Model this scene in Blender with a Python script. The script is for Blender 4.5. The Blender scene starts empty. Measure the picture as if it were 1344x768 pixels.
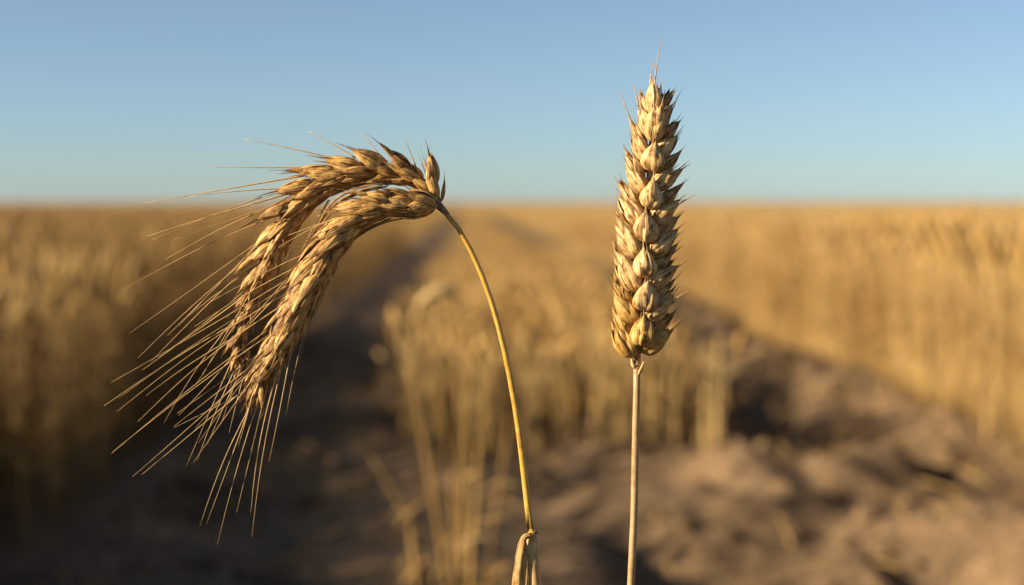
import bpy, math, random
import numpy as np
from mathutils import Vector

random.seed(7)
RNG = np.random.default_rng(11)
sc = bpy.context.scene
COL = sc.collection
rad = math.radians

# ------------------------------------------------------------------ camera
CAM_H = 0.85
F_PX = 50.0 / 36.0 * 1344.0           # focal length in photo pixels
PITCH = math.atan((384 - 265) / F_PX)  # horizon at row 265
cam_d = bpy.data.cameras.new('camera')
cam_d.lens = 50.0
cam_d.sensor_width = 36.0
cam_d.sensor_fit = 'HORIZONTAL'
cam_d.clip_start = 0.02
cam_d.clip_end = 20000.0
cam_d.dof.use_dof = True
cam_d.dof.focus_distance = 0.499
cam_d.dof.aperture_fstop = 6.8
cam_d.dof.aperture_blades = 0
cam = bpy.data.objects.new('camera', cam_d)
cam.location = (0, 0, CAM_H)
cam.rotation_euler = (math.pi / 2 - PITCH, 0, 0)
COL.objects.link(cam)
sc.camera = cam

# ------------------------------------------------------------------ sky, sun, exposure
SUN_EL, SUN_TRAVEL = 19.0, 72.0        # light travels this far to the right of the view direction
world = bpy.data.worlds.new('World')
sc.world = world
world.use_nodes = True
nt = world.node_tree
nt.nodes.clear()
sky = nt.nodes.new('ShaderNodeTexSky')
sky.sky_type = 'NISHITA'
sky.sun_disc = False
sky.sun_elevation = rad(SUN_EL)
SUN_AZ = SUN_TRAVEL + 180.0            # compass bearing (clockwise from +Y) of the sun itself
sky.sun_rotation = rad(SUN_AZ)
sky.altitude = 0
sky.air_density = 0.8
sky.dust_density = 0.2
sky.ozone_density = 4.0
bg = nt.nodes.new('ShaderNodeBackground')
bg.inputs['Strength'].default_value = 0.0525
wo = nt.nodes.new('ShaderNodeOutputWorld')
hs = nt.nodes.new('ShaderNodeHueSaturation')      # a slightly milky autumn sky
hs.inputs['Saturation'].default_value = 0.76
nt.links.new(sky.outputs[0], hs.inputs['Color'])
wb = nt.nodes.new('ShaderNodeMix')
wb.data_type = 'RGBA'
wb.blend_type = 'MULTIPLY'
wb.inputs[0].default_value = 1.0
wb.inputs[7].default_value = (0.90, 0.985, 1.01, 1)
nt.links.new(hs.outputs[0], wb.inputs[6])
nt.links.new(wb.outputs[2], bg.inputs['Color'])
nt.links.new(bg.outputs[0], wo.inputs['Surface'])

sun_d = bpy.data.lights.new('sun', 'SUN')
sun_d.energy = 5.0
sun_d.angle = rad(0.53)
sun_d.color = (1.0, 0.855, 0.635)
sun = bpy.data.objects.new('sun', sun_d)
trav = Vector((math.sin(rad(SUN_TRAVEL)) * math.cos(rad(SUN_EL)),
               math.cos(rad(SUN_TRAVEL)) * math.cos(rad(SUN_EL)),
               -math.sin(rad(SUN_EL))))
sun.rotation_euler = trav.to_track_quat('-Z', 'Y').to_euler()
sun.location = (-5, -3, 6)
COL.objects.link(sun)

vs = sc.view_settings
vs.view_transform = 'Standard'
vs.look = 'None'
vs.exposure = 1.22
vs.gamma = 1.0
vs.use_curve_mapping = False
sc.cycles.max_bounces = 6
sc.cycles.diffuse_bounces = 3
sc.cycles.use_denoising = True

# ------------------------------------------------------------------ helpers
RIGHT = Vector((1, 0, 0))
FWD = Vector((0, math.cos(PITCH), -math.sin(PITCH)))
UP = Vector((0, math.sin(PITCH), math.cos(PITCH)))
CAM = Vector((0, 0, CAM_H))
D0 = 0.5                               # distance of the two near plants
M = D0 / F_PX                          # metres per photo pixel at that distance


def W(px, py, z=0.0):
    """Point near the two front plants; z in the same small unit, towards the camera."""
    return CAM + FWD * (D0 - z * M) + RIGHT * ((px - 672) * M) + UP * ((384 - py) * M)


class MB:
    def __init__(self):
        self.v, self.f, self.uv, self.t = [], [], [], []

    def add(self, verts, faces, uvs, tint):
        o = len(self.v)
        self.v += [tuple(p) for p in verts]
        self.uv += uvs
        self.t += [tint] * len(verts)
        self.f += [tuple(i + o for i in f) for f in faces]

    def mesh(self, name, origin=(0, 0, 0)):
        me = bpy.data.meshes.new(name)
        ox = Vector(origin)
        me.from_pydata([(p[0] - ox.x, p[1] - ox.y, p[2] - ox.z) for p in self.v], [], self.f)
        li = np.zeros(len(me.loops), dtype=np.int32)
        me.loops.foreach_get('vertex_index', li)
        uv = np.array(self.uv, dtype=np.float32)[li]
        me.uv_layers.new(name='UVMap').data.foreach_set('uv', uv.ravel())
        a = me.attributes.new('tint', 'FLOAT', 'POINT')
        a.data.foreach_set('value', np.array(self.t, dtype=np.float32))
        me.polygons.foreach_set('use_smooth', np.ones(len(me.polygons), dtype=bool))
        me.update()
        return me

    def build(self, name, mat, parent=None, origin=None):
        if origin is None:
            origin = self.v[0]
        me = self.mesh(name, origin)
        me.materials.append(mat)
        ob = bpy.data.objects.new(name, me)
        COL.objects.link(ob)
        loc = Vector(origin)
        if parent is not None:
            ob.parent = parent
            loc = loc - world_loc(parent)
        ob.location = loc
        return ob


def world_loc(o):
    p = Vector(o.location)
    while o.parent:
        o = o.parent
        p += o.location
    return p


def tag(o, label=None, cat=None, group=None, kind=None):
    if label: o['label'] = label
    if cat: o['category'] = cat
    if group: o['group'] = group
    if kind: o['kind'] = kind
    return o


def empty(name, loc):
    o = bpy.data.objects.new(name, None)
    o.location = loc
    o.empty_display_size = 0.05
    COL.objects.link(o)
    return o


def frames(pts):
    n = len(pts)
    T = []
    for i in range(n):
        d = pts[min(i + 1, n - 1)] - pts[max(i - 1, 0)]
        T.append(d.normalized())
    ref = FWD * -1
    ref = (ref - T[0] * ref.dot(T[0]))
    if ref.length < 1e-4:
        ref = UP - T[0] * UP.dot(T[0])
    N = [ref.normalized()]
    for i in range(1, n):
        r = N[-1] - T[i] * N[-1].dot(T[i])
        N.append(r.normalized())
    return T, N, [T[i].cross(N[i]) for i in range(n)]


def tube(mb, pts, rs, sides=8, tint=0.5, ridge=0.0, vlen=1.0):
    T, N, B = frames(pts)
    V, UVs, F = [], [], []
    n = len(pts)
    for i in range(n):
        for k in range(sides):
            a = 2 * math.pi * k / sides
            r = rs[i] * (1 + ridge * (1 if k % 2 else -1))
            V.append(pts[i] + N[i] * (math.cos(a) * r) + B[i] * (math.sin(a) * r))
            UVs.append((k / sides, vlen * i / (n - 1)))
    for i in range(n - 1):
        for k in range(sides):
            k2 = (k + 1) % sides
            F.append((i * sides + k, i * sides + k2, (i + 1) * sides + k2, (i + 1) * sides + k))
    F.append(tuple(range(sides - 1, -1, -1)))
    F.append(tuple((n - 1) * sides + k for k in range(sides)))
    mb.add(V, F, UVs, tint)


def smooth(pts, n):
    """Catmull-Rom through tuples, n samples evenly spread by arc length."""
    P = [Vector(p) for p in pts]
    P = [P[0] * 2 - P[1]] + P + [P[-1] * 2 - P[-2]]
    out = []
    for i in range(1, len(P) - 2):
        for k in range(24):
            t = k / 24
            a, b, c, d = P[i - 1], P[i], P[i + 1], P[i + 2]
            out.append(0.5 * ((2 * b) + (c - a) * t + (2 * a - 5 * b + 4 * c - d) * t * t + (3 * b - a - 3 * c + d) * t ** 3))
    out.append(P[-2])
    cum = [0.0]
    for i in range(1, len(out)):
        cum.append(cum[-1] + (out[i] - out[i - 1]).length)
    res, j = [], 0
    for k in range(n):
        s = cum[-1] * k / (n - 1)
        while j < len(cum) - 2 and cum[j + 1] < s:
            j += 1
        t = (s - cum[j]) / max(1e-9, cum[j + 1] - cum[j])
        res.append(out[j].lerp(out[j + 1], t))
    return res


def husk(mb, base, axis, out, L, w, th, spike=0.18, bend=0.0, tint=0.5, peak=0.36, nu=18, nv=18, curl=0.0, span=None):
    """A pointed chaff husk: belly, keel, fine ridges, a sharp drawn-out tip.
    span (radians): only a bowl-shaped scale open towards the ear axis, with real thickness and free edges."""
    axis = axis.normalized()
    out = (out - axis * out.dot(axis)).normalized()
    side = axis.cross(out)
    ph = random.uniform(0, 6.28)
    tw = random.uniform(-0.2, 0.2)
    b_ = 0.95
    a_ = b_ * peak / (1 - peak)
    mx = peak ** a_ * (1 - peak) ** b_
    V, UVs, F = [], [], []
    sk = random.uniform(-.12, .12)
    dent = random.uniform(.04, .10)
    wr = random.uniform(2.5, 5.5)

    def ring(i, layer):
        t = i / nu
        tt = t ** 0.9
        tb = min(1.0, tt / (1 - spike))
        r = (max(tb, 1e-5) ** a_) * (max(0.0, 1 - tb) ** b_) / mx
        if tt > .3: r = max(r, 0.21 * (1 - tt) ** 0.75 + 0.010)
        if i == 0: r = 0.14
        c = base + axis * (L * tt) + out * (bend * L * (math.sin(tt * math.pi) * 0.6 + tt * tt * curl)) + side * (sk * L * tt * tt)
        for k in range(nv):
            if span is None:
                a = 2 * math.pi * k / nv + tw * tt
            else:
                s_ = -1 + 2 * k / (nv - 1)
                ragged = 1 - .12 * math.sin(wr * 2 * tt + ph) * tt
                a = math.pi / 2 + s_ * span * ragged + tw * tt
            rr = r * (1 + 0.05 * math.cos(7 * a + ph) + dent * math.sin(2 * a + ph + wr * tt))
            keel = 0.2 * math.exp(-((math.sin((a - math.pi / 2) / 2)) / 0.14) ** 2) * r
            if span is not None:
                flare = .10 * (abs(-1 + 2 * k / (nv - 1))) ** 4 * min(1, tt * 3) * r
                rr = rr + flare - layer * .055 * min(1, 3 * r)
            x = math.cos(a) * rr * w * 0.5
            y = (math.sin(a) * rr + keel) * th * 0.5
            V.append(c + side * x + out * y)
            UVs.append((k / nv, tt))

    for i in range(nu + 1):
        ring(i, 0)
    if span is None:
        for i in range(nu):
            for k in range(nv):
                k2 = (k + 1) % nv
                F.append((i * nv + k, i * nv + k2, (i + 1) * nv + k2, (i + 1) * nv + k))
        F.append(tuple(range(nv - 1, -1, -1)))
        F.append(tuple(nu * nv + k for k in range(nv)))
    else:
        o = (nu + 1) * nv
        for i in range(nu + 1):
            ring(i, 1)
        for i in range(nu):
            for k in range(nv - 1):
                F.append((i * nv + k, i * nv + k + 1, (i + 1) * nv + k + 1, (i + 1) * nv + k))
                F.append((o + i * nv + k, o + (i + 1) * nv + k, o + (i + 1) * nv + k + 1, o + i * nv + k + 1))
            for k in (0, nv - 1):
                q = (i * nv + k, (i + 1) * nv + k, o + (i + 1) * nv + k, o + i * nv + k)
                F.append(q if k == 0 else q[::-1])
        for i in (0, nu):
            for k in range(nv - 1):
                q = (i * nv + k, o + i * nv + k, o + i * nv + k + 1, i * nv + k + 1)
                F.append(q if i == 0 else q[::-1])
    mb.add(V, F, UVs, tint)


def spikelet_body(mb, base, axis, out, L, w, tint, spike=.24, gap=50, fat=.85, peak=.36, tips=1.0):
    """Grain husk between two open scales, as one spikelet of an ear."""
    axis = axis.normalized(); out = (out - axis * out.dot(axis)).normalized()
    sd = axis.cross(out)
    u = random.uniform
    husk(mb, base, axis + out * .03, out, L * u(.95, 1.06) * tips, w * .86, w * fat, spike + .04, .08, tint, peak)
    for q in (-1, 1):
        g = rad(gap + u(-9, 9)) * q
        o2 = out * math.cos(g) + sd * math.sin(g)
        husk(mb, base + o2 * (w * .05) - axis * (L * .03), axis + sd * (q * u(.02, .10)) + out * u(.0, .05), o2,
             L * u(.78, .94), w * u(.94, 1.06), w * fat * 1.06, spike * u(.5, 1.2), .07, tint + u(-.32, .12), peak, 16, 12, 0.0, rad(u(66, 82)))


# ------------------------------------------------------------------ materials
def mat_new(name):
    m = bpy.data.materials.new(name)
    m.use_nodes = True
    n = m.node_tree
    return m, n, n.nodes['Principled BSDF']


def node(n, t, **kw):
    x = n.nodes.new(t)
    for k, v in kw.items():
        setattr(x, k, v)
    return x


def ramp(n, stops):
    r = n.nodes.new('ShaderNodeValToRGB')
    e = r.color_ramp.elements
    while len(e) < len(stops):
        e.new(0.5)
    for i, (p, c) in enumerate(stops):
        e[i].position = p
        e[i].color = (*c, 1)
    return r


def straw(name, stops, su=16.0, sv=2.2, rough=0.55, bump=0.35, tint_lo=(0.72, 0.66, 0.60), tint_hi=(1.15, 1.1, 1.0), tip=None, transl=0.0, nerves=0.0):
    m, n, p = mat_new(name)
    L = n.links.new
    uv = node(n, 'ShaderNodeUVMap', uv_map='UVMap')
    att = node(n, 'ShaderNodeAttribute', attribute_name='tint')
    oi = node(n, 'ShaderNodeObjectInfo')
    mp = node(n, 'ShaderNodeMapping')
    mp.inputs['Scale'].default_value = (su, sv, 1)
    cmb = node(n, 'ShaderNodeCombineXYZ')
    mul = node(n, 'ShaderNodeMath', operation='MULTIPLY')
    mul.inputs[1].default_value = 37.0
    addr = node(n, 'ShaderNodeMath', operation='ADD')
    L(att.outputs['Fac'], addr.inputs[0]); L(oi.outputs['Random'], addr.inputs[1])
    L(addr.outputs[0], mul.inputs[0])
    L(mul.outputs[0], cmb.inputs[2]); L(mul.outputs[0], cmb.inputs[1])
    L(uv.outputs[0], mp.inputs['Vector']); L(cmb.outputs[0], mp.inputs['Location'])
    nz = node(n, 'ShaderNodeTexNoise')
    nz.inputs['Scale'].default_value = 1.0
    nz.inputs['Detail'].default_value = 6.0
    nz.inputs['Roughness'].default_value = 0.62
    L(mp.outputs[0], nz.inputs['Vector'])
    geo = node(n, 'ShaderNodeNewGeometry')
    nz2 = node(n, 'ShaderNodeTexNoise')
    nz2.inputs['Scale'].default_value = 420.0
    nz2.inputs['Detail'].default_value = 4.0
    L(geo.outputs['Position'], nz2.inputs['Vector'])
    mixf = node(n, 'ShaderNodeMath', operation='MULTIPLY_ADD')
    mixf.inputs[1].default_value = 0.45
    L(nz2.outputs['Fac'], mixf.inputs[0]); 
    sc2 = node(n, 'ShaderNodeMath', operation='MULTIPLY_ADD')
    sc2.inputs[1].default_value = 0.85; sc2.inputs[2].default_value = -0.15
    L(nz.outputs['Fac'], sc2.inputs[0]); L(sc2.outputs[0], mixf.inputs[2])
    fac = mixf.outputs[0]
    if nerves:                                  # lengthwise nerves of the chaff, wandering a little
        sx = node(n, 'ShaderNodeSeparateXYZ'); L(uv.outputs[0], sx.inputs[0])
        ph = node(n, 'ShaderNodeMath', operation='MULTIPLY_ADD'); ph.inputs[1].default_value = 9.0
        L(nz.outputs['Fac'], ph.inputs[0])
        sm = node(n, 'ShaderNodeMath', operation='MULTIPLY'); sm.inputs[1].default_value = 69.0
        L(sx.outputs[0], sm.inputs[0]); L(sm.outputs[0], ph.inputs[2])
        sn = node(n, 'ShaderNodeMath', operation='SINE'); L(ph.outputs[0], sn.inputs[0])
        nv_ = node(n, 'ShaderNodeMath', operation='MULTIPLY_ADD'); nv_.inputs[1].default_value = nerves
        L(sn.outputs[0], nv_.inputs[0]); L(fac, nv_.inputs[2]); fac = nv_.outputs[0]
    r = ramp(n, stops)
    L(fac, r.inputs[0])
    col = r.outputs[0]
    if tip:
        sep = node(n, 'ShaderNodeSeparateXYZ'); L(uv.outputs[0], sep.inputs[0])
        tr = node(n, 'ShaderNodeMapRange'); tr.inputs[1].default_value = 0.62; tr.inputs[2].default_value = 0.98
        L(sep.outputs[1], tr.inputs[0])
        tm = node(n, 'ShaderNodeMath', operation='MULTIPLY'); L(tr.outputs[0], tm.inputs[0]); L(nz.outputs['Fac'], tm.inputs[1])
        mx = node(n, 'ShaderNodeMix', data_type='RGBA'); mx.inputs[7].default_value = (*tip, 1)
        L(tm.outputs[0], mx.inputs[0]); L(col, mx.inputs[6]); col = mx.outputs[2]
    tr_ = ramp(n, [(0.0, tint_lo), (1.0, tint_hi)])
    L(att.outputs['Fac'], tr_.inputs[0])
    mm = node(n, 'ShaderNodeMix', data_type='RGBA', blend_type='MULTIPLY')
    mm.inputs[0].default_value = 1.0
    L(col, mm.inputs[6]); L(tr_.outputs[0], mm.inputs[7])
    L(mm.outputs[2], p.inputs['Base Color'])
    p.inputs['Roughness'].default_value = rough
    p.inputs['Specular IOR Level'].default_value = 0.35
    if bump:
        bp = node(n, 'ShaderNodeBump')
        bp.inputs['Strength'].default_value = bump
        bp.inputs['Distance'].default_value = 0.0004
        L(fac, bp.inputs['Height']); L(bp.outputs[0], p.inputs['Normal'])
    if transl:
        tl = node(n, 'ShaderNodeBsdfTranslucent'); L(mm.outputs[2], tl.inputs['Color'])
        ms = node(n, 'ShaderNodeMixShader'); ms.inputs[0].default_value = transl
        out = [x for x in n.nodes if x.type == 'OUTPUT_MATERIAL'][0]
        L(p.outputs[0], ms.inputs[1]); L(tl.outputs[0], ms.inputs[2]); L(ms.outputs[0], out.inputs['Surface'])
    return m


HUSK = straw('pale_husk', transl=.16, stops=[(0.35, (0.12, 0.050, 0.012)), (0.45, (0.44, 0.26, 0.092)), (0.575, (0.75, 0.54, 0.265))], su=10, sv=1.2, bump=.9, tip=(0.16, 0.085, 0.032), tint_lo=(0.74, 0.65, 0.53), tint_hi=(1.18, 1.13, 1.04), nerves=.035)
HUSK2 = straw('brown_husk', transl=.16, stops=[(0.355, (0.095, 0.036, 0.007)), (0.465, (0.39, 0.205, 0.050)), (0.59, (0.74, 0.485, 0.175))], su=10, sv=1.2, bump=.9, tip=(0.10, 0.05, 0.018), tint_lo=(0.62, 0.52, 0.42), tint_hi=(1.12, 1.06, .95), nerves=.06)  # real brown streaks; darkest stop and low tint deepened to paint in shadow contrast
HUSK_Y = straw('yellow_husk', transl=.16, stops=[(0.35, (0.13, 0.060, 0.008)), (0.46, (0.43, 0.232, 0.050)), (0.59, (0.67, 0.43, 0.145))], su=10, sv=1.2, bump=.9, tip=(0.10, 0.05, 0.013), tint_lo=(0.72, 0.64, 0.48), tint_hi=(1.1, 1.06, .95), nerves=.05)
AWN = straw('awn_straw', [(0.3, (0.25, 0.14, 0.045)), (0.6, (0.50, 0.33, 0.135))], su=2, sv=6, bump=0)
STEM_Y = straw('yellow_stem', [(0.30, (0.24, 0.125, 0.014)), (0.44, (0.46, 0.255, 0.034)), (0.66, (0.55, 0.36, 0.075))], su=7, sv=3.5, bump=0.25, rough=0.42)
STEM_P = straw('pale_stem', [(0.30, (0.20, 0.11, 0.05)), (0.46, (0.37, 0.23, 0.11)), (0.66, (0.46, 0.315, 0.165))], su=7, sv=3.5, bump=0.25, rough=0.45)
STEM_S = straw('pale_gold_sheath', [(0.30, (0.22, 0.12, 0.036)), (0.44, (0.44, 0.28, 0.10)), (0.66, (0.56, 0.39, 0.17))], su=9, sv=2.5, bump=0.3, rough=0.5)
DRYLEAF = straw('dried_leaf', [(0.30, (0.11, 0.052, 0.014)), (0.43, (0.40, 0.23, 0.07)), (0.60, (0.60, 0.41, 0.16))], su=14, sv=2.5, bump=0.5, transl=0.15)
NODE_M = straw('grey_node', [(0.3, (0.10, 0.06, 0.03)), (0.6, (0.27, 0.18, 0.095))], su=8, sv=3)


def crop_mat(name, lo, mid, hi):
    m, n, p = mat_new(name)
    L = n.links.new
    att = node(n, 'ShaderNodeAttribute', attribute_name='tint')
    geo = node(n, 'ShaderNodeNewGeometry')
    nz = node(n, 'ShaderNodeTexNoise'); nz.inputs['Scale'].default_value = 60
    nz.inputs['Detail'].default_value = 3
    L(geo.outputs['Position'], nz.inputs['Vector'])
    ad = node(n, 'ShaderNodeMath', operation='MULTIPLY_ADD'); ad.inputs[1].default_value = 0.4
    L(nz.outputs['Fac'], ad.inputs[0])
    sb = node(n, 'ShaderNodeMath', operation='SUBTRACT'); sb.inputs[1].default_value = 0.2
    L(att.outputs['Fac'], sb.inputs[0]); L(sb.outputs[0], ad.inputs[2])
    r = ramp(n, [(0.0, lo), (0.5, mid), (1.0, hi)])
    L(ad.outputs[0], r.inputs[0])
    L(r.outputs[0], p.inputs['Base Color'])
    p.inputs['Roughness'].default_value = 0.6
    p.inputs['Specular IOR Level'].default_value = 0.2
    tl = node(n, 'ShaderNodeBsdfTranslucent'); L(r.outputs[0], tl.inputs['Color'])
    ms = node(n, 'ShaderNodeMixShader'); ms.inputs[0].default_value = 0.12
    out = [x for x in n.nodes if x.type == 'OUTPUT_MATERIAL'][0]
    L(p.outputs[0], ms.inputs[1]); L(tl.outputs[0], ms.inputs[2]); L(ms.outputs[0], out.inputs['Surface'])
    return m


CROP = crop_mat('ripe_crop', (0.17, 0.085, 0.022), (0.43, 0.255, 0.078), (0.56, 0.385, 0.160))


def soil_mat():
    m, n, p = mat_new('dry_soil')
    L = n.links.new
    geo = node(n, 'ShaderNodeNewGeometry')
    a = node(n, 'ShaderNodeTexNoise'); a.inputs['Scale'].default_value = 3.0; a.inputs['Detail'].default_value = 8
    b = node(n, 'ShaderNodeTexNoise'); b.inputs['Scale'].default_value = 45.0; b.inputs['Detail'].default_value = 6
    L(geo.outputs['Position'], a.inputs['Vector']); L(geo.outputs['Position'], b.inputs['Vector'])
    ad = node(n, 'ShaderNodeMath', operation='ADD')
    L(a.outputs['Fac'], ad.inputs[0]); L(b.outputs['Fac'], ad.inputs[1])
    h = node(n, 'ShaderNodeMath', operation='MULTIPLY'); h.inputs[1].default_value = 0.5
    L(ad.outputs[0], h.inputs[0])
    r = ramp(n, [(0.36, (0.055, 0.034, 0.019)), (0.50, (0.145, 0.091, 0.048)), (0.63, (0.26, 0.166, 0.09))])
    L(h.outputs[0], r.inputs[0]); L(r.outputs[0], p.inputs['Base Color'])
    p.inputs['Roughness'].default_value = 0.95
    p.inputs['Specular IOR Level'].default_value = 0.1
    bp = node(n, 'ShaderNodeBump'); bp.inputs['Strength'].default_value = 0.6; bp.inputs['Distance'].default_value = 0.01
    L(b.outputs['Fac'], bp.inputs['Height']); L(bp.outputs[0], p.inputs['Normal'])
    return m


SOIL = soil_mat()


# ------------------------------------------------------------------ ground
def vnoise(x, y, seed):
    xi, yi = np.floor(x), np.floor(y)
    fx, fy = x - xi, y - yi
    fx = fx * fx * fx * (fx * (fx * 6 - 15) + 10)
    fy = fy * fy * fy * (fy * (fy * 6 - 15) + 10)

    def hsh(a, b):
        q = np.sin(a * 127.1 + b * 311.7 + seed * 74.7) * 43758.5453
        return q - np.floor(q)
    return (hsh(xi, yi) * (1 - fx) * (1 - fy) + hsh(xi + 1, yi) * fx * (1 - fy)
            + hsh(xi, yi + 1) * (1 - fx) * fy + hsh(xi + 1, yi + 1) * fx * fy)


SL = -0.030      # the rows run a touch to the left of the view


def left_edge(y):  return -1.10 + SL * y
def strip_l(y):    return -0.22 + SL * y
def strip_r(y):    return 0.86 + SL * y
def right_edge(y): return 1.70 + SL * y


def ground_z(x, y):
    x = np.asarray(x, float); y = np.asarray(y, float)
    r = np.hypot(x, y - 4)
    fade = np.clip((26 - r) / 14, 0, 1)
    u = x - SL * y
    big = (vnoise(x * 1.1, y * 0.8, 1) - .5) * 0.09
    wx = x + (vnoise(x * 2, y * 2, 12) - .5) * .25
    mid = (vnoise(wx * 2.6 + y * .6, y * 2.0, 2) - .5) * 0.19 + (1 - np.abs(vnoise(wx * 2.1, y * 1.5 + x * .6, 7) * 2 - 1)) * 0.06 + (vnoise(wx * 1.7 - y * .5, y * 1.5 + x * .5, 22) - .5) * .11
    sml = (vnoise(x * 6.5, y * 6, 3) - .5) * 0.062 + (vnoise(x * 17, y * 16, 4) - .5) * 0.010
    fin = (vnoise(x * 45, y * 45, 5) - .5) * 0.004
    lump = (.5 + .6 * np.clip((u - .1) / .45, 0, 1)) * np.clip((u + 1.35) / .35, .15, 1) * np.clip((2.0 - u) / .35, .15, 1)
    rut = -0.045 * np.exp(-((u + .66) / .3) ** 2) - 0.03 * np.exp(-((u - 1.2) / .33) ** 2)
    mound = 0.05 * np.exp(-((x - 1.45) / .4) ** 2 - ((y - 4.9) / .5) ** 2)
    return (big + (mid + sml + fin) * lump + rut + mound) * fade


def axis_coords(lo, hi, step, far, g=1.16):
    a = list(np.arange(lo, hi + 1e-6, step))
    s, x = step, hi
    while x < far:
        s *= g; x += s; a.append(x)
    s, x = step, lo
    pre = []
    while x > -far:
        s *= g; x -= s; pre.append(x)
    return np.array(pre[::-1] + a)


def grid_object(name, xs, ys, zf, mat):
    X, Y = np.meshgrid(xs, ys)
    Z = zf(X, Y)
    nx, ny = len(xs), len(ys)
    idx = np.arange(nx * ny).reshape(ny, nx)
    q = np.stack([idx[:-1, :-1], idx[:-1, 1:], idx[1:, 1:], idx[1:, :-1]], -1).reshape(-1, 4)
    return np_object(name, np.stack([X, Y, Z], -1).reshape(-1, 3), q, mat)


def np_object(name, V, Q, mat, tint=None, smoothed=True):
    me = bpy.data.meshes.new(name)
    me.vertices.add(len(V)); me.vertices.foreach_set('co', V.astype(np.float32).ravel())
    k = Q.shape[1]
    me.loops.add(len(Q) * k); me.loops.foreach_set('vertex_index', Q.astype(np.int32).ravel())
    me.polygons.add(len(Q)); me.polygons.foreach_set('loop_start', np.arange(0, len(Q) * k, k, dtype=np.int32))
    me.update(calc_edges=True)
    me.polygons.foreach_set('use_smooth', np.full(len(Q), smoothed))
    if tint is not None:
        a = me.attributes.new('tint', 'FLOAT', 'POINT'); a.data.foreach_set('value', tint.astype(np.float32))
    me.materials.append(mat)
    ob = bpy.data.objects.new(name, me)
    COL.objects.link(ob)
    return ob


gnd = grid_object('ground', axis_coords(-2.0, 2.6, 0.014, 6000), axis_coords(2.6, 8.0, 0.016, 6000), ground_z, SOIL)
tag(gnd, 'bare brown lumpy soil with two wheel tracks between the crops', kind='structure')


# ------------------------------------------------------------------ crop plants of the fields
def crop_template(seed, h, sides=4, ear_sides=6, leaves=2, ear=True, droop=1.0, rings=9, fat=1.0, tone=0.0):
    """One dry cereal plant (stem / ear / leaf as numpy pieces), base at the origin."""
    r = random.Random(seed)
    lean = r.uniform(-.10, .10), r.uniform(-.10, .10)
    az = r.uniform(0, 6.28)
    bow = r.uniform(.02, .10)
    n = 6
    pts = []
    for i in range(n):
        t = i / (n - 1)
        pts.append(Vector((lean[0] * t * h + math.cos(az) * bow * t ** 4, lean[1] * t * h + math.sin(az) * bow * t ** 4, h * t)))
    stem, earm, leafm = MB(), MB(), [MB() for _ in range(leaves)]
    tube(stem, pts, [(.0019 - .0008 * i / (n - 1)) * fat for i in range(n)], sides, r.uniform(.3, .7) + tone)
    if ear:
        p, d = pts[-1], (pts[-1] - pts[-2]).normalized()
        ln = r.uniform(.075, .105)
        ep, rr = [], []
        dr = r.uniform(.1, .7) * droop
        for i in range(rings):
            t = i / (rings - 1)
            ep.append(p.copy())
            rr.append(.0062 * fat * (math.sin(math.pi * min(1, t * .9 + .12)) ** .6) * (1.15 if i % 2 else .85) + .0006)
            d = (d + Vector((math.cos(az), math.sin(az), -.35)) * (dr / rings)).normalized()
            p = p + d * (ln / (rings - 1))
        tube(earm, ep, rr, ear_sides, r.uniform(.4, .68))
        if rings > 4:
            for i in range(7):                       # awns of the ear
                t = r.uniform(.3, 1)
                j = int(t * (rings - 1))
                dd = (ep[min(j + 1, rings - 1)] - ep[max(j - 1, 0)]).normalized() + Vector((r.uniform(-.35, .35), r.uniform(-.35, .35), r.uniform(-.1, .35)))
                tube(earm, [ep[j], ep[j] + dd.normalized() * r.uniform(.03, .07)], [.0006, .0002], 3, .8)
    for q in range(leaves):
        t0 = r.uniform(.25, .7)
        p = Vector((lean[0] * t0 * h, lean[1] * t0 * h, h * t0))
        a = r.uniform(0, 6.28)
        d = Vector((math.cos(a) * .5, math.sin(a) * .5, .9)).normalized()
        sd = Vector((-math.sin(a), math.cos(a), 0))
        V, F, U = [], [], []
        L = r.uniform(.12, .24)
        m = 6
        for i in range(m):
            t = i / (m - 1)
            wd = .0045 * fat * (1 - t) ** .6 * min(1, .4 + t * 3) + .0003
            V += [p - sd * wd, p + sd * wd]
            U += [(0, t), (1, t)]
            d = (d + Vector((math.cos(a) * .1, math.sin(a) * .1, -.42))).normalized()
            p = p + d * (L / m)
        for i in range(m - 1):
            F.append((2 * i, 2 * i + 1, 2 * i + 3, 2 * i + 2))
        leafm[q].add(V, F, U, r.uniform(.1, .6))
    return [stem, earm] + leafm


def merge_np(mbs):
    V, Q, T = [], [], []
    o = 0
    for mb in mbs:
        if not mb.v: continue
        V.append(np.array(mb.v)); T.append(np.array(mb.t))
        for f in mb.f:
            if len(f) == 4: Q.append([i + o for i in f])
            elif len(f) == 3: Q.append([f[0] + o, f[1] + o, f[2] + o, f[2] + o])
        o += len(mb.v)
    Q = [q for q in Q if q[2] != q[3]]
    return np.concatenate(V), np.array(Q), np.concatenate(T)


NEAR_T = [merge_np(crop_template(100 + i, .62, 3, 5, 3, ear=i % 5 > 2, rings=6, fat=1.25)) for i in range(10)]
FAR_T = [merge_np(crop_template(200 + i, .62, 3, 4, 1, rings=4, fat=2.0)) for i in range(8)]
SHORT_T = [merge_np(crop_template(300 + i, .40, 3, 5, 3, rings=6, fat=1.4, ear=i % 3 == 0, droop=.6)) for i in range(10)]


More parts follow.
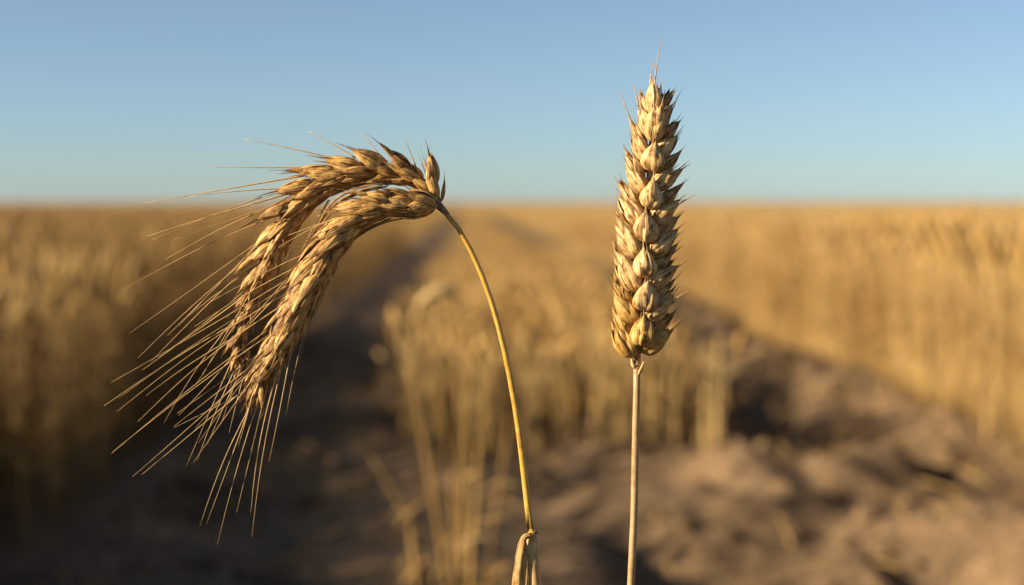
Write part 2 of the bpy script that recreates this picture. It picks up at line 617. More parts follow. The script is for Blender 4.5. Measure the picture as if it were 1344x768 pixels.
def scatter(pos, templates, hs, tint_shift=0.0, spread=.17):
    """pos Nx2; all plants in one mesh (only ever used for what nobody could count)."""
    which = RNG.integers(0, len(templates), len(pos))
    Vs, Qs, Ts = [], [], []
    o = 0
    gz = ground_z(pos[:, 0], pos[:, 1])
    for k, (v, q, t) in enumerate(templates):
        s = np.where(which == k)[0]
        if not len(s): continue
        n = len(s)
        a = RNG.uniform(0, 2 * np.pi, n)
        h = hs[s] * RNG.normal(1, .055, n)
        ca, sa = np.cos(a), np.sin(a)
        X = v[None, :, 0] * ca[:, None] - v[None, :, 1] * sa[:, None] + pos[s, 0][:, None]
        Y = v[None, :, 0] * sa[:, None] + v[None, :, 1] * ca[:, None] + pos[s, 1][:, None]
        Z = v[None, :, 2] * h[:, None] + gz[s][:, None] - .01
        Vs.append(np.stack([X, Y, Z], -1).reshape(-1, 3))
        Qs.append((q[None] + (np.arange(n) * len(v))[:, None, None] + o).reshape(-1, 4))
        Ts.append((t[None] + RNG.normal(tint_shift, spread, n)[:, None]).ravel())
        o += n * len(v)
    return np.concatenate(Vs), np.concatenate(Qs), np.concatenate(Ts)


def join(parts):
    o = 0
    V, Q, T = [], [], []
    for v, q, t in parts:
        V.append(v); Q.append(q + o); T.append(t); o += len(v)
    return np.concatenate(V), np.concatenate(Q), np.concatenate(T)


def pick(xf0, xf1, y0, y1, dens, falloff=0.0):
    """Random spots between two edge curves; clumped into drill rows."""
    span = max(abs(xf1(y1) - xf0(y1)), abs(xf1(y0) - xf0(y0)))
    n = int(span * (y1 - y0) * dens)
    y = RNG.uniform(y0, y1, n)
    a, b = xf0(y), xf1(y)
    lo, hi = np.minimum(a, b), np.maximum(a, b)
    m = lo.min() + (hi.max() - lo.min()) * RNG.uniform(0, 1, n)
    wob = (vnoise(y * 3.1, m * 0, 9) - .5) * .16 + (vnoise(y * 11, m * 0, 8) - .5) * .08
    keep = (m > lo + wob) & (m < hi + wob) if falloff == 0 else (m > lo + wob) & (m < hi)
    if falloff < 0: keep = (m > lo) & (m < hi + wob)
    return np.stack([m, y], -1)[keep]


def half(y, k=0.40, m=1.2): return k * np.maximum(y, 0) + m


def height_at(p, base):
    return base * (0.93 + .16 * vnoise(p[:, 0] * .5, p[:, 1] * .35, 21))


# spots nearest the lens, kept for single plants
EDGE = []
def split_nearest(p, edge_x, count):
    d = np.abs(p[:, 0] - edge_x(p[:, 1])) * 2.2 + p[:, 1] * .35
    o = np.argsort(d)
    return p[o[:count]], p[o[count:]]


# left field ------------------------------------------------------------
pl = pick(lambda y: -half(y, .40, 1.9), left_edge, -2.5, 9.0, 500, -1)
in_view = (pl[:, 1] > 2.6) & (pl[:, 1] < 6) & (pl[:, 0] > -.38 * pl[:, 1] - .1)
near_l, rest_v = split_nearest(pl[in_view], left_edge, 90)
pl = np.concatenate([rest_v, pl[~in_view]])
pl2 = pick(lambda y: -half(y), left_edge, 9.0, 26.0, 130, -1)
pl3 = pick(lambda y: -half(y), left_edge, 26.0, 90.0, 26, -1)
H_L = .95

def field(name, parts, label):
    v, q, t = join(parts)
    o = np_object(name, v, q, CROP, t)
    return tag(o, label, kind='stuff')


field('wheat_field', [scatter(pl, NEAR_T, height_at(pl, H_L), -.3), scatter(pl2, NEAR_T, height_at(pl2, H_L), -.25), scatter(pl3, FAR_T, height_at(pl3, H_L), -.1)],  # plants tinted darker: the dimmer light on this field is put into the colour
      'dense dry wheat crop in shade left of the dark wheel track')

# right field -----------------------------------------------------------
pr = pick(right_edge, lambda y: half(y, .40, 1.6), 2.2, 9.5, 480, 1)
in_view = (pr[:, 1] > 3.6) & (pr[:, 1] < 8) & (pr[:, 0] < .38 * pr[:, 1] + .1)
near_r, rest_v = split_nearest(pr[in_view], right_edge, 110)
pr = np.concatenate([rest_v, pr[~in_view]])
pr2 = pick(right_edge, lambda y: half(y), 9.5, 26.0, 130, 1)
pr3 = pick(right_edge, lambda y: half(y), 26.0, 90.0, 26, 1)
H_R = .96
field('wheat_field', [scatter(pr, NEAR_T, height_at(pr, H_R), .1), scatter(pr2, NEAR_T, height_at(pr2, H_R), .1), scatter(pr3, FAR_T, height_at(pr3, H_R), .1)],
      'tall golden sunlit wheat crop right of the lumpy soil track')

# shorter strip between the two tracks -------------------------------------
ps = pick(strip_l, strip_r, 4.7, 12.0, 420)
front = ps[:, 1] < 7
near_s, rest_v = split_nearest(ps[front], lambda y: y * 0, 80)
o_ = np.argsort(ps[:, 1]); near_s, ps = ps[o_[:80]], ps[o_[80:]]
ps2 = pick(strip_l, lambda y: strip_r(y) - .12, 12.0, 28.0, 110)
ps3 = pick(strip_l, lambda y: strip_r(y) - .2, 28.0, 90.0, 40)
H_S = .80
field('wheat_strip', [scatter(ps, SHORT_T, height_at(ps, H_S)), scatter(ps2, SHORT_T, height_at(ps2, H_S) * .9), scatter(ps3, FAR_T, height_at(ps3, .46))],
      'low strip of pale cereal stubble between the two wheel tracks')

# the crop beyond, where single plants melt into one surface ---------------
ff = grid_object('far_field', axis_coords(-60, 60, 0.8, 6000, 1.25), np.array(list(np.linspace(85, 140, 90)) + list(np.geomspace(142, 6000, 60))),
                 lambda x, y: .60 + (vnoise(x * 1.3, y * .6, 31) - .5) * .08 - .6 * np.exp(-((y - 85) / .8) ** 2), CROP)
tag(ff, 'ripe golden crop reaching flat to the horizon', kind='structure')
a_ = ff.data.attributes.new('tint', 'FLOAT', 'POINT')
a_.data.foreach_set('value', RNG.normal(.62, .2, len(ff.data.vertices)).astype(np.float32))


# the same crop to both sides, outside the modelled plants
for sg in (-1, 1):
    ys_ = np.linspace(-6, 85, 92)
    us_ = np.concatenate([np.linspace(0, 12, 16), np.geomspace(13, 5000, 40)])
    U_, Y_ = np.meshgrid(us_, ys_)
    inner = np.maximum(half(Y_) - .25, (1.75 if sg < 0 else 2.3))
    X_ = sg * (inner + U_)
    Z_ = .56 + (vnoise(X_ * 1.3, Y_ * 1.1, 31) - .5) * .08
    id_ = np.arange(U_.size).reshape(U_.shape)
    q_ = np.stack([id_[:-1, :-1], id_[:-1, 1:], id_[1:, 1:], id_[1:, :-1]], -1).reshape(-1, 4)
    so_ = np_object('far_field', np.stack([X_, Y_, Z_], -1).reshape(-1, 3), q_, CROP, RNG.normal(.5, .2, U_.size))
    tag(so_, 'ripe golden crop spreading out to the side beyond the near plants', kind='structure')

# single plants at the near edges of the fields -----------------------------
def plant_proto(seed, h, ear=True, fat=1.0, tone=0.0, leaves=2):
    s, e, *ls = crop_template(seed, h, 6, 8, leaves, ear=ear, rings=13, fat=fat, tone=tone)
    root = empty('wheat_plant', (0, 0, 0))
    s.build('stem', CROP, root, (0, 0, 0))
    if e.v: e.build('ear', CROP, root, (0, 0, 0))
    for l in ls: l.build('leaf', CROP, root, (0, 0, 0))
    return root


def copy_plant(src):
    c = src.copy(); COL.objects.link(c)
    for ch in src.children:
        d = ch.copy(); COL.objects.link(d); d.parent = c
    return c


def plant_row(protos, spots, hmul, label, group):
    used = [False] * len(protos)
    for i, (x, y) in enumerate(spots):
        k = i % len(protos)
        o = copy_plant(protos[k]) if used[k] else protos[k]
        used[k] = True
        o.location = (x, y, float(ground_z(x, y)) - .01)
        o.rotation_euler = (0, 0, random.uniform(0, 6.28))
        s = hmul * random.uniform(.9, 1.1)
        o.scale = (1, 1, s)
        tag(o, label, 'wheat plant', group)


plant_row([plant_proto(400 + i, .62) for i in range(8)], near_l, .95,
          'dry wheat plant at the shaded edge of the field along the dark left track', 'wheat plants along the left field edge')
plant_row([plant_proto(420 + i, .62, True, 1.5, .2) for i in range(8)], near_r, .96,
          'golden wheat plant at the sunlit edge of the field beside the lumpy soil', 'wheat plants along the right field edge')
plant_row([plant_proto(440 + i, .40, i % 4 == 0, 2.3, .45, 1) for i in range(8)], near_s, .90,
          'short pale wheat plant at the front end of the strip between the tracks', 'wheat plants at the front of the middle strip')


# ------------------------------------------------------------------ blurred dry stalks standing in the track
def G(px, py, y):
    """Where the ray of a photo point meets the upright plane at distance y."""
    d = FWD + RIGHT * ((px - 672) / F_PX) + UP * ((384 - py) / F_PX)
    return CAM + d * (y / d.y)


def dry_stalk(pix, y, wid, label, ear=False, blade=False):
    top = [G(px, py, y) for px, py in pix]
    d = (top[-1] - top[-2])
    foot = top[-1] + d * ((top[-1].z) / max(.05, -d.z)) * .8
    foot.z = float(ground_z(foot.x, foot.y)) - .02
    root = empty('dry_stalk', foot)
    pts = smooth([tuple(p) for p in top] + [tuple(foot)], 24)[::-1]
    mb = MB()
    tube(mb, pts, [wid * .74 * (1.1 - .35 * i / 23) for i in range(24)], 8, random.uniform(.2, .5) + (.6 if y > 4 else 0))
    mb.build('stem', CROP, root, foot)
    for q in range(2):
        lf = MB()
        i = random.randint(5, 16)
        p = pts[i].copy(); a = random.uniform(-.9, .9) + (math.pi if random.random() < .5 else 0)
        dd = Vector((math.cos(a) * .6, math.sin(a) * .6, .7)).normalized()
        sd = Vector((-math.sin(a), math.cos(a), 0)); sd = (sd + Vector((.5, 0, .3))).normalized()
        V, F, U = [], [], []
        for j in range(8):
            t = j / 7
            w_ = wid * 1.6 * (1 - t) ** .6 + .0004
            V += [p - sd * w_, p + sd * w_]; U += [(0, t), (1, t)]
            dd = (dd + Vector((0, 0, -.3))).normalized(); p = p + dd * .022
        for j in range(7): F.append((2 * j, 2 * j + 1, 2 * j + 3, 2 * j + 2))
        lf.add(V, F, U, random.uniform(.3, .8))
        lf.build('leaf', CROP, root, foot)
    if ear:
        em = MB()
        p = pts[-1].copy(); dd = Vector((-.5, -.1, .3)).normalized()
        ep, rr = [], []
        for j in range(14):
            t = j / 13
            ep.append(p.copy()); rr.append(.0105 * math.sin(math.pi * min(1, t * .88 + .12)) ** .6 * (1.15 if j % 2 else .9) + .0005)
            dd = (dd + Vector((-.02, 0, -.14))).normalized(); p = p + dd * .0065
        tube(em, ep, rr, 9, .95)
        for j in range(10):
            k = random.randint(3, 13)
            q = ep[k]
            e2 = (dd + Vector((random.uniform(-.5, .5), random.uniform(-.4, .4), random.uniform(-.3, .5)))).normalized()
            tube(em, [q, q + e2 * .05], [.0006, .0002], 3, .9)
        em.build('ear', CROP, root, foot)
    return tag(root, label, 'dry stalk', 'dry stalks standing in the left track')


STALKS = [
    ([(538, 488), (552, 560), (566, 640), (580, 720)], 2.3, .0052, 'thick pale dry stalk leaning in the dark track, its cut top left of the tuft', 0),
    ([(598, 385), (602, 480), (604, 580), (604, 680)], 2.6, .0040, 'tall dry stalk of the track tuft carrying a pale drooping ear', 1),
    ([(612, 430), (612, 520), (610, 620), (606, 720)], 2.5, .0042, 'tall straight dry stalk in the middle of the track tuft', 0),
    ([(640, 470), (634, 550), (626, 640), (618, 720)], 2.5, .0046, 'dry stalk of the track tuft tilting to the right at its top', 0),
    ([(668, 545), (660, 610), (648, 690), (640, 760)], 2.4, .0046, 'dry stalk right behind the bent yellow stem, tilting towards it', 0),
    ([(594, 620), (595, 670), (596, 720), (597, 768)], 2.2, .0066, 'short thick stubble stump in the middle of the track tuft', 0),
    ([(538, 676), (541, 710), (545, 740), (548, 768)], 2.2, .0068, 'short thick stubble stump at the left foot of the track tuft', 0),
    ([(628, 590), (625, 650), (621, 710), (618, 768)], 2.3, .0056, 'half height stubble stem at the right foot of the track tuft', 0),
    ([(556, 440), (575, 520), (590, 610), (600, 700)], 2.8, .0034, 'thin dry stalk of the track tuft slanting behind the thick cut one', 0),
    ([(570, 590), (574, 650), (580, 710), (586, 768)], 2.35, .0036, 'low thin stem beside the thick cut stalk, at the left of the tuft', 0),
    ([(488, 600), (520, 655), (550, 710), (570, 760)], 2.6, .0028, 'thin dry blade falling far to the left out of the track tuft', 0),
]
for s_ in STALKS:
    dry_stalk(*s_[:4], ear=bool(s_[4]))
CORNER = [
    ([(944, 440), (942, 500), (940, 560), (939, 590)], 4.66, .0095, 'pale upright stalk taller than the rest at the right corner of the low strip'),
    ([(926, 452), (926, 500), (926, 560), (926, 590)], 4.68, .0075, 'thinner pale stalk just left of the tall corner stalk of the low strip'),
]
for s_ in CORNER:
    o_ = dry_stalk(*s_)
    o_['group'] = 'pale stalks at the corner of the low strip'

# ------------------------------------------------------------------ soil clods
def clods():
    V, Q = [], []
    o = 0
    n = 420
    for i in range(n):
        y = RNG.uniform(2.7, 8); 
        x = RNG.choice([RNG.uniform(-.95, -.3), RNG.uniform(.2, 1.7), RNG.uniform(-.9, 1.6) if y < 4.6 else RNG.uniform(.95, 1.6)]) + SL * y
        s = abs(RNG.normal(.010, .010)) + .005
        nu, nv = 7, 9
        ph = RNG.uniform(0, 9, 3)
        th = np.linspace(.05, np.pi - .05, nu)[:, None]; a = (np.arange(nv) * 2 * np.pi / nv)[None]
        r = s * (1 + .25 * np.sin(2 * a + ph[0]) * np.sin(th * 2 + ph[1]) + .18 * np.sin(3 * a + ph[2] + th * 3))
        X = r * np.sin(th) * np.cos(a) * 1.25 + x; Y = r * np.sin(th) * np.sin(a) + y
        Z = r * np.cos(th) * .75 + 0 * a + float(ground_z(x, y)) + s * .3
        V.append(np.stack([X, Y, Z], -1).reshape(-1, 3))
        idx = np.arange(nu * nv).reshape(nu, nv)
        q = np.stack([idx[:-1], np.roll(idx, -1, 1)[:-1], np.roll(idx, -1, 1)[1:], idx[1:]], -1).reshape(-1, 4)
        Q.append(q[:, ::-1] + o); o += nu * nv
    return np_object('soil_clods', np.concatenate(V), np.concatenate(Q), SOIL)


tag(clods(), 'loose dry clods of earth strewn over the tracks', kind='stuff')



def litter():
    V, Q = [], []
    o = 0
    for i in range(700):
        y = RNG.uniform(2.6, 8)
        x = RNG.choice([RNG.uniform(-.98, -.3), RNG.uniform(.85, 1.75), RNG.uniform(-.95, 1.7) if y < 4.7 else RNG.uniform(.9, 1.75)]) + SL * y
        L = RNG.uniform(.02, .13); a = RNG.uniform(0, 6.28); w = RNG.uniform(.0012, .003)
        d = np.array([np.cos(a), np.sin(a)]) * L / 2
        e = [np.array([x, y]) - d, np.array([x, y]) + d]
        z = [float(ground_z(*q)) + w + .002 for q in e]
        up = RNG.uniform(0, .02)
        for (q, zz) in ((e[0], z[0]), (e[1], z[1] + up)):
            for k in range(4):
                t = k * np.pi / 2
                V.append([q[0] - np.sin(a) * w * np.cos(t), q[1] + np.cos(a) * w * np.cos(t), zz + w * np.sin(t)])
        for k in range(4):
            Q.append([o + k, o + (k + 1) % 4, o + 4 + (k + 1) % 4, o + 4 + k])
        o += 8
    return np_object('straw_litter', np.array(V), np.array(Q), CROP, RNG.uniform(.3, .9, len(V)), False)


tag(litter(), 'broken straw bits lying on the bare soil', kind='stuff')

# ------------------------------------------------------------------ upright wheat
def stem_path(px_pts, foot_dx, n=40):
    """Photo points top to bottom, carried on straight down to the soil."""
    w = [W(*p) for p in px_pts]
    d = (w[-1] - w[-2]).normalized()
    foot = Vector((w[-1].x + foot_dx, w[-1].y + .01, 0))
    foot.z = float(ground_z(foot.x, foot.y)) - .01
    mid = w[-1] + d * .22
    return w, mid, foot


u_top = [(836, 466, 0), (836, 500, 0), (834, 580, 0), (832, 680, 0), (828, 768, 0)]
w_, mid_, foot_ = stem_path(u_top, -.02)
upright = tag(empty('upright_wheat', foot_), 'upright ripe wheat stalk with a fat short-tipped ear, right of the bent one', 'wheat plant')
pts = smooth([tuple(p) for p in w_ + [mid_, foot_]], 60)
mb = MB(); tube(mb, pts, [M * (4.5 + 1.0 * min(1, i / 20)) for i in range(60)], 20, .6, .012, 14)
mb.build('stem', STEM_P, upright, foot_)


def uaxis(y):                       # ear axis, photo column for a photo row
    t = (468 - y) / 370
    return 836.5 + 27 * max(t, 0) ** 1.1


mb = MB()
tube(mb, [W(uaxis(y), y) for y in range(476, 110, -12)], [M * 4.6 for _ in range(476, 110, -12)], 12, .5)
for k in range(3):                  # collar ring under the ear
    y = 478 + 5 * k
    tube(mb, [W(835.8, y + 2), W(835.9, y), W(836, y - 2)], [M * 4.5, M * (6.2 - k * .6), M * 4.5], 14, .55)
uear = mb.build('ear', STEM_P, upright)


def pxdir(deg, zt=0.0):
    """Direction: deg from straight up, clockwise in the picture; zt leans it to the camera."""
    a = rad(deg)
    return RIGHT * math.sin(a) + UP * math.cos(a) - FWD * zt


def add_spikelet(parent, parts, mat):
    """parts: (px, py, z, deg, lean, len, wid, thick, spike, bend, tint, out, peak)"""
    m_ = MB()
    for (px, py, z, deg, lean, L, wd, th, sp, bend, tint, out, pk) in parts:
        ov = -FWD if out is None else out
        husk(m_, W(px, py, z), pxdir(deg, lean), ov, L * M, wd * M, th * M, sp, bend, tint, pk)
    return m_.build('spikelet', mat, parent, W(*parts[0][:3]))


def full_spikelet(parent, items, mat):
    """items: (px, py, z, deg, lean, len, wid, tint, out, spike, gap)"""
    m_ = MB()
    for (px, py, z, deg, lean, L, wd, tint, out, sp, gap) in items:
        spikelet_body(m_, W(px, py, z), pxdir(deg, lean), out, L * M, wd * M, tint, sp, gap)
    return m_.build('spikelet', mat, parent, W(*items[0][:3]))


R_ = random.uniform
TILT = math.degrees(math.atan(28 / 370))
# middle column facing the camera, and its twin on the far side
for (y, wd, L) in [(451, 27, 52), (405, 27, 52), (361, 27, 52), (316, 27, 51), (271, 25, 50), (223, 25, 52), (178, 22, 54)]:
    x = uaxis(y) + R_(-1.5, 1.5) + (3 if y > 400 else 1)
    for side in (1, -1):
        full_spikelet(uear, [(x + 1, y + 2, 12 * side, TILT + R_(-3, 3), .20 * side, L + 2, wd + 1.5, R_(.7, 1.0), -FWD * side, .22, 40)], HUSK_Y if y > 440 else HUSK)
# flanks
for i in range(8):
    y = 466 - 42.5 * i
    k = (1, 1, 1, .98, .94, .88, .78, .62)[i]
    for side in (-1, 1):
        yy = y - (6 if side > 0 else 0)
        x = uaxis(yy)
        tl = (37 if side < 0 else 48) * (1, 1, 1, 1, 1, .95, .85, .7)[i]
        if i == 0: tl = 33 if side < 0 else 47
        OUT = RIGHT * side
        for zs in (1, -1):
            tint = R_(.55, 1.0)
            full_spikelet(uear, [
                (x + 5 * side, yy, 5 * zs, TILT + side * (tl + R_(-3, 3)), .14 * zs, 68 * k, 22 * k, tint, OUT * .5 - FWD * .9 * zs, .30 if zs > 0 else .14, 38),
                (x + 7 * side, yy - 20, 0, TILT + side * (tl - 2 + R_(-4, 4)), .05 * zs, 62 * k, 16 * k, tint - .3, OUT - FWD * .5 * zs, .30 if zs > 0 else .10, 42)], HUSK_Y if i == 0 or (i == 1 and side < 0) else HUSK)
# crown of the ear
for it in [(858, 156, 4, -1, .03, 68, 18, .8, -FWD, .22, 40), (856, 186, 12, 8, .05, 66, 21, .95, -FWD + RIGHT * .2, .24, 42), (863, 164, 1, 7, 0, 56, 15, .5, RIGHT - FWD, .24, 42),
           (853, 180, 2, -14, 0, 52, 18, .75, -RIGHT - FWD, .24, 42), (860, 182, 3, 22, 0, 52, 16, .6, RIGHT - FWD, .24, 42), (863, 152, -4, 5, -.02, 52, 13, .4, FWD, .24, 42)]:
    full_spikelet(uear, [it], HUSK)
# small dry bracts under the ear
add_spikelet(uear, [(838, 492, 4, 14, .05, 30, 8, 5, .3, .1, .6, RIGHT, .3)], HUSK)
add_spikelet(uear, [(833, 484, 3, -12, .05, 24, 7, 5, .3, .1, .6, -RIGHT, .3)], HUSK)


def add_awn(parent, a, b, r0=1.15, bow=0.03, tint=None, mat=None, za=None):
    """a, b = (px, py, z)"""
    A, B = Vector(a), Vector(b)
    d = B - A
    n = Vector((-d.y, d.x, 0)).normalized() * d.length * bow
    P = []
    for i in range(12):
        t = i / 11
        q = A + d * t + n * math.sin(math.pi * t) * (1.0) + Vector((0, 0, math.sin(math.pi * t) * d.length * .02))
        P.append(W(q.x, q.y, q.z))
    m_ = MB()
    tube(m_, P, [M * (r0 * (1 - .82 * (i / 11) ** .8)) for i in range(12)], 6, R_(.35, .95) if tint is None else tint)
    return m_.build('awn', mat or AWN, parent, P[0])


for a, b in [((858, 122, -2), (869, 48, -6)), ((853, 112, 3), (857, 82, 3)), ((832, 172, 2), (812, 116, 0)), ((876, 166, -2), (896, 116, -6)),
             ((838, 140, 0), (831, 108, 0)), ((866, 128, -3), (868, 104, -3))]:
    add_awn(uear, a, b, 1.5, R_(-.05, .05), .5)

# ------------------------------------------------------------------ drooping wheat, two ears on one bent stem
d_top = [(579, 273, 0), (590, 284, 0), (606, 307, 0), (628, 350, 0), (650, 412, 0), (668, 487, 0), (681, 565, 0), (690, 640, 0), (697, 704, 0), (702, 768, 0)]
w_, mid_, foot_ = stem_path(d_top, .03)
droop = tag(empty('drooping_wheat', foot_), 'bent yellow wheat stem with two long-bristled ears hanging over to the left', 'wheat plant')
pts = smooth([tuple(p) for p in w_ + [mid_, foot_]], 90)
mb = MB(); tube(mb, pts, [M * (3.2 + 2.9 * min(1, i / 28)) for i in range(90)], 20, .6, .012, 22)
mb.build('stem', STEM_Y, droop, foot_)

# leaf sheath with a folded dead leaf
mb = MB()
sh = smooth([tuple(W(697.5, 701, 0)), tuple(W(700, 735, 0)), tuple(W(702, 768, 0)), tuple(W(702, 768, 0) + (mid_ - W(702, 768, 0)) * .5), tuple(mid_)], 30)
tube(mb, sh, [M * (7.2 + 1.9 * min(1, i / 4)) for i in range(30)], 18, .55, .03, 8)
sheath = mb.build('sheath', STEM_S, droop)
mb = MB()
ring = []
for k in range(26):
    a = 2 * math.pi * k / 25 * .95 - 2.2
    ring.append(W(697.5 + 8.2 * math.cos(a), 700.5 - 2.2 * math.sin(a) - 2.5 * math.cos(a) + .8 * math.sin(5 * a), 8.2 * math.sin(a)))
tube(mb, ring, [M * (1.2 + .5 * math.sin(k * 2.1)) for k in range(26)], 8, .35)
mb.build('collar', DRYLEAF, droop)
lf = MB()
cl = smooth([(698, 701.5, 9.5), (692, 701.5, 10.5), (688, 704, 10.5), (686, 715, 10), (684, 740, 9), (682, 770, 8), (680, 830, 7), (681, 880, 8)], 46)
V, F, U = [], [], []
NVL = 13
for i, c in enumerate(cl):
    t = i / 45
    t2 = min(1, t * 2.2)
    hw = (3.4 + 5.6 * min(1, t * 5)) * (1 - .55 * max(0, t - .5) * 2)
    drop = 1 if i > 5 else i / 5
    for k in range(NVL):
        s_ = -1 + 2 * k / (NVL - 1)
        fold = 1.7 * math.cos(s_ * 4.2 + t * 2) * drop + .6 * math.sin(s_ * 11 + t * 9)
        V.append(W(c.x + hw * s_ * drop + .6 * math.sin(t * 17 + s_ * 2), c.y + hw * s_ * .9 * (1 - drop) + s_ * .5, c.z + fold))
        U.append((k / (NVL - 1), t * 2))
for i in range(45):
    for k in range(NVL - 1):
        F.append((i * NVL + k, i * NVL + k + 1, (i + 1) * NVL + k + 1, (i + 1) * NVL + k))
lf.add(V, F, U, .5)
leaf_o = lf.build('leaf', DRYLEAF, droop)
so = leaf_o.modifiers.new('thickness', 'SOLIDIFY'); so.thickness = .0004

# the grey node where both ears leave the stem
mb = MB()
tube(mb, [W(588, 282), W(582, 276), W(577, 271), W(569, 266)], [M * 3.2, M * 4.4, M * 5.2, M * 3.0], 12, .5)
mb.build('node', NODE_M, droop)


def curved_ear(path, zoff, rows, n_levels, size, tilt_of, mat, grow):
    """Husks in rows around a curved rachis. path in photo px (x, y, z)."""
    N = 80
    P = smooth(path, N)
    mb_ = MB()
    tube(mb_, [W(p.x, p.y, p.z) for p in P], [M * (3.4 - 1.6 * i / (N - 1)) for i in range(N)], 8, .4)
    ear = mb_.build('ear', STEM_P, droop)
    tips = []
    for lv in range(n_levels):
        for (phi, off, wk, lk, tk) in rows:
            s = (lv + off) / n_levels
            if s > .985: continue
            i = min(N - 2, max(1, int(s * (N - 1))))
            Tn = (P[i + 1] - P[i - 1]).normalized()           # towards the ear tip, px with y down
            tw = W(P[i].x + Tn.x, P[i].y + Tn.y, P[i].z + Tn.z) - W(P[i].x, P[i].y, P[i].z)
            tw.normalize()
            nn = tw.cross(FWD).normalized()                    # outer (convex) side of the bend
            if nn.dot(UP + RIGHT * -.5) < 0: nn = -nn
            bb = -FWD
            bb = (bb - tw * bb.dot(tw)).normalized()
            ph = rad(phi + R_(-7, 7))
            out = nn * math.cos(ph) + bb * math.sin(ph)
            tl = rad(tilt_of(s, phi) + R_(-4, 4))
            ax = tw * math.cos(tl) + out * math.sin(tl)
            g = grow(s) * size
            L = 50 * lk * g * M * R_(.92, 1.08)
            wd = 22 * wk * g * M
            base = W(P[i].x, P[i].y, P[i].z) + out * (4.0 * g * M)
            m_ = MB()
            tint = R_(.35, .95)
            sd = ax.cross(out).normalized()
            spikelet_body(m_, base, ax, out, L, wd, tint, .28, 38, .66, .38)
            if R_(0, 1) < .4:
                husk(m_, base + out * wd * .1 + ax * L * .2, ax + sd * R_(-.14, .14) + out * .06, out, L * .95, wd * .45, wd * .3, .3, .05, tint - .15, .4, 14, 12)
            m_.build('spikelet', mat, ear, base)
            tips.append((base + ax * L, ax, phi, s))
    return ear, tips


pathA = [(577, 269, -8), (569, 250, -14), (548, 235, -18), (515, 228, -20), (475, 228, -20), (436, 237, -20), (400, 262, -20), (373, 299, -20),
         (350, 345, -20), (332, 390, -20), (318, 430, -20), (309, 458, -20), (306, 472, -20)]
pathB = [(574, 271, 4), (552, 273, 10), (521, 273, 14), (487, 283, 16), (458, 305, 18), (432, 341, 18), (410, 381, 18), (390, 421, 18), (370, 459, 18), (352, 493, 18), (341, 514, 18)]


def growA(s): return (.76 + .3 * math.sin(math.pi * min(1, s * 1.3))) * (1 if s < .72 else 1 - (s - .72) * 1.5)
def growB(s): return (.80 + .3 * math.sin(math.pi * min(1, s * 1.1))) * (1 if s < .75 else 1 - (s - .75) * 1.5)


def tiltA(s, phi):
    if abs(phi) < 40: return 22 + 26 * max(0, 1 - s / .28)
    return 17
def tiltB(s, phi):
    return 17 if phi < 120 else 12


earA, tipsA = curved_ear(pathA, 0, [(20, 0, 1.04, 1.46, 0), (84, .45, .64, 1.3, 0), (134, .8, .52, 1.05, 0), (182, .2, .36, 1.0, 0), (-55, .5, .8, 1.1, 0), (-120, .8, .5, 1, 0)],
                         14, 1.09, tiltA, HUSK2, growA)
earB, tipsB = curved_ear(pathB, 0, [(26, 0, 1.05, 1.42, 0), (80, .45, .82, 1.3, 0), (125, .8, .52, 1.1, 0), (158, .25, .44, 1.1, 0), (195, .6, .38, 1.1, 0), (-55, .5, .7, 1, 0), (-120, .8, .6, 1, 0)],
                         13, 1.11, tiltB, HUSK2, growB)

AWNS_A = [((508, 216), (472, 171)), ((549, 228), (530, 180)), ((562, 240), (547, 198)), ((465, 206), (402, 170)), ((460, 213), (316, 181)), ((437, 218), (266, 217)),
          ((406, 228), (183, 265)), ((408, 245), (248, 258)), ((390, 249), (190, 309)), ((388, 258), (214, 341)), ((374, 277), (160, 378)),
          ((356, 303), (167, 438)), ((352, 305), (216, 441)), ((345, 322), (180, 470)), ((338, 345), (236, 421)), ((330, 372), (206, 470)), ((325, 385), (186, 486)),
          ((322, 400), (214, 556)), ((316, 420), (150, 524)), ((312, 440), (190, 520)), ((308, 462), (231, 547)), ((310, 478), (256, 606)), ((316, 482), (270, 585)),
          ((318, 470), (284, 560)), ((322, 478), (298, 570)), ((380, 330), (340, 440)), ((430, 262), (395, 330))]
AWNS_B = [((440, 318), (280, 396)), ((425, 335), (262, 428)), ((412, 348), (155, 500)), ((402, 362), (143, 531)), ((392, 378), (161, 538)), ((384, 395), (188, 551)),
          ((372, 420), (155, 592)), ((362, 436), (158, 589)), ((352, 470), (184, 621)), ((346, 492), (190, 621)), ((344, 510), (271, 684)), ((352, 480), (277, 683)),
          ((346, 515), (290, 711)), ((356, 500), (314, 670)), ((368, 488), (335, 669)), ((374, 478), (335, 701)), ((386, 462), (359, 602)), ((436, 346), (379, 547)),
          ((422, 372), (398, 470)), ((440, 330), (415, 428)), ((336, 520), (320, 582)), ((410, 405), (372, 500)), ((398, 430), (345, 548)), ((340, 505), (232, 560)),
          ((458, 284), (372, 326)), ((470, 282), (382, 310)), ((500, 262), (445, 267)), ((480, 268), (420, 285)), ((360, 452), (240, 540)), ((350, 462), (262, 560))]
for ear, lst, z in ((earA, AWNS_A, -14), (earB, AWNS_B, 26)):
    for (a, b) in lst:
        j = R_(-4, 4)
        add_awn(ear, (a[0], a[1], z + R_(-6, 6)), (b[0], b[1], z + R_(-15, 15)), R_(1.35, 1.6) if b[1] < 345 else R_(.85, 1.12), R_(-.012, .03))
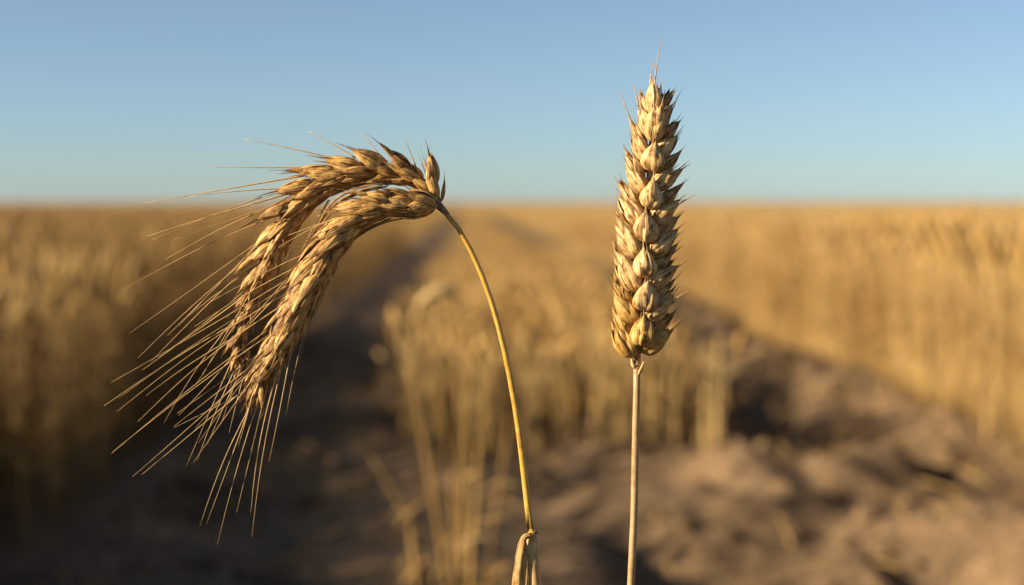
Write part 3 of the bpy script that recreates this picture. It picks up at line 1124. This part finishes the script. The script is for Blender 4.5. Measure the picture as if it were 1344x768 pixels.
for ear, tp, n in ((earA, tipsA, 7), (earB, tipsB, 5)):
    cand = [t for t in tp if -40 < t[2] < 130 and .30 < t[3] < .97]
    for (p, ax, phi, s_) in random.sample(cand, n):
        d = (ax + RIGHT * R_(-.30, .05) + UP * R_(-.30, .10) - FWD * R_(-.15, .12)).normalized()
        L = R_(70, 190) * M
        q = p - ax * (6 * M)
        sag = UP * (-R_(.0, .05) * L)
        P = [q + d * (L * t) + sag * (t * t) for t in [k / 11 for k in range(12)]]
        m_ = MB(); tube(m_, P, [M * (R_(.75, .8) * (1 - .8 * k / 11)) for k in range(12)], 5, R_(.35, .95))
        m_.build('awn', AWN, ear, P[0])
# frayed chaff points at both ear tips and dry fibres along the inner side of the upper ear
for ear, (cx, cy, z), n in ((earA, (312, 470, -18), 9), (earB, (341, 508, 20), 16)):
    for k in range(n):
        m_ = MB()
        a = R_(-24, 24) + (196 if ear is earB else 190)
        husk(m_, W(cx + R_(-9, 9), cy + R_(-22, 6), z + R_(-9, 9)), pxdir(a, R_(-.2, .2)), -FWD, R_(26, 44) * M, R_(5, 9) * M, 4 * M, .35, .05, R_(.4, 1), .35, 12, 10)
        m_.build('chaff', HUSK2, ear)
for k in range(5):
    o_ = R_(-6, 7)
    P = smooth([(522 - R_(0, 20), 243 + o_ * .5, 4), (475, 249 + o_ * .7, 6 + R_(-3, 3)), (440 + o_ * .6, 268 + o_ * .5, 5), (416 + o_ * .8, 300 + R_(-5, 5), 2), (400 + o_, 330 + R_(-20, 15), -2)], 22)
    m_ = MB(); tube(m_, [W(p.x, p.y, p.z) for p in P], [M * (1.2 * math.sin(math.pi * min(.97, .12 + i / 24)) + .25) for i in range(22)], 5, R_(.2, .8))
    m_.build('fibre', HUSK2, earA)
for k in range(4):
    o_ = R_(-4, 0)
    P = smooth([(540 - R_(0, 30), 288 + o_ * .4, 16), (495, 299 + o_, 14), (462 + o_, 322 + o_, 12), (438 + o_ * 1.2, 352 + R_(-12, 16), 10)], 18)
    m_ = MB(); tube(m_, [W(p.x, p.y, p.z) for p in P], [M * (1.3 * math.sin(math.pi * min(.97, .12 + i / 20)) + .25) for i in range(18)], 5, R_(.1, .6))
    m_.build('fibre', HUSK2, earB)
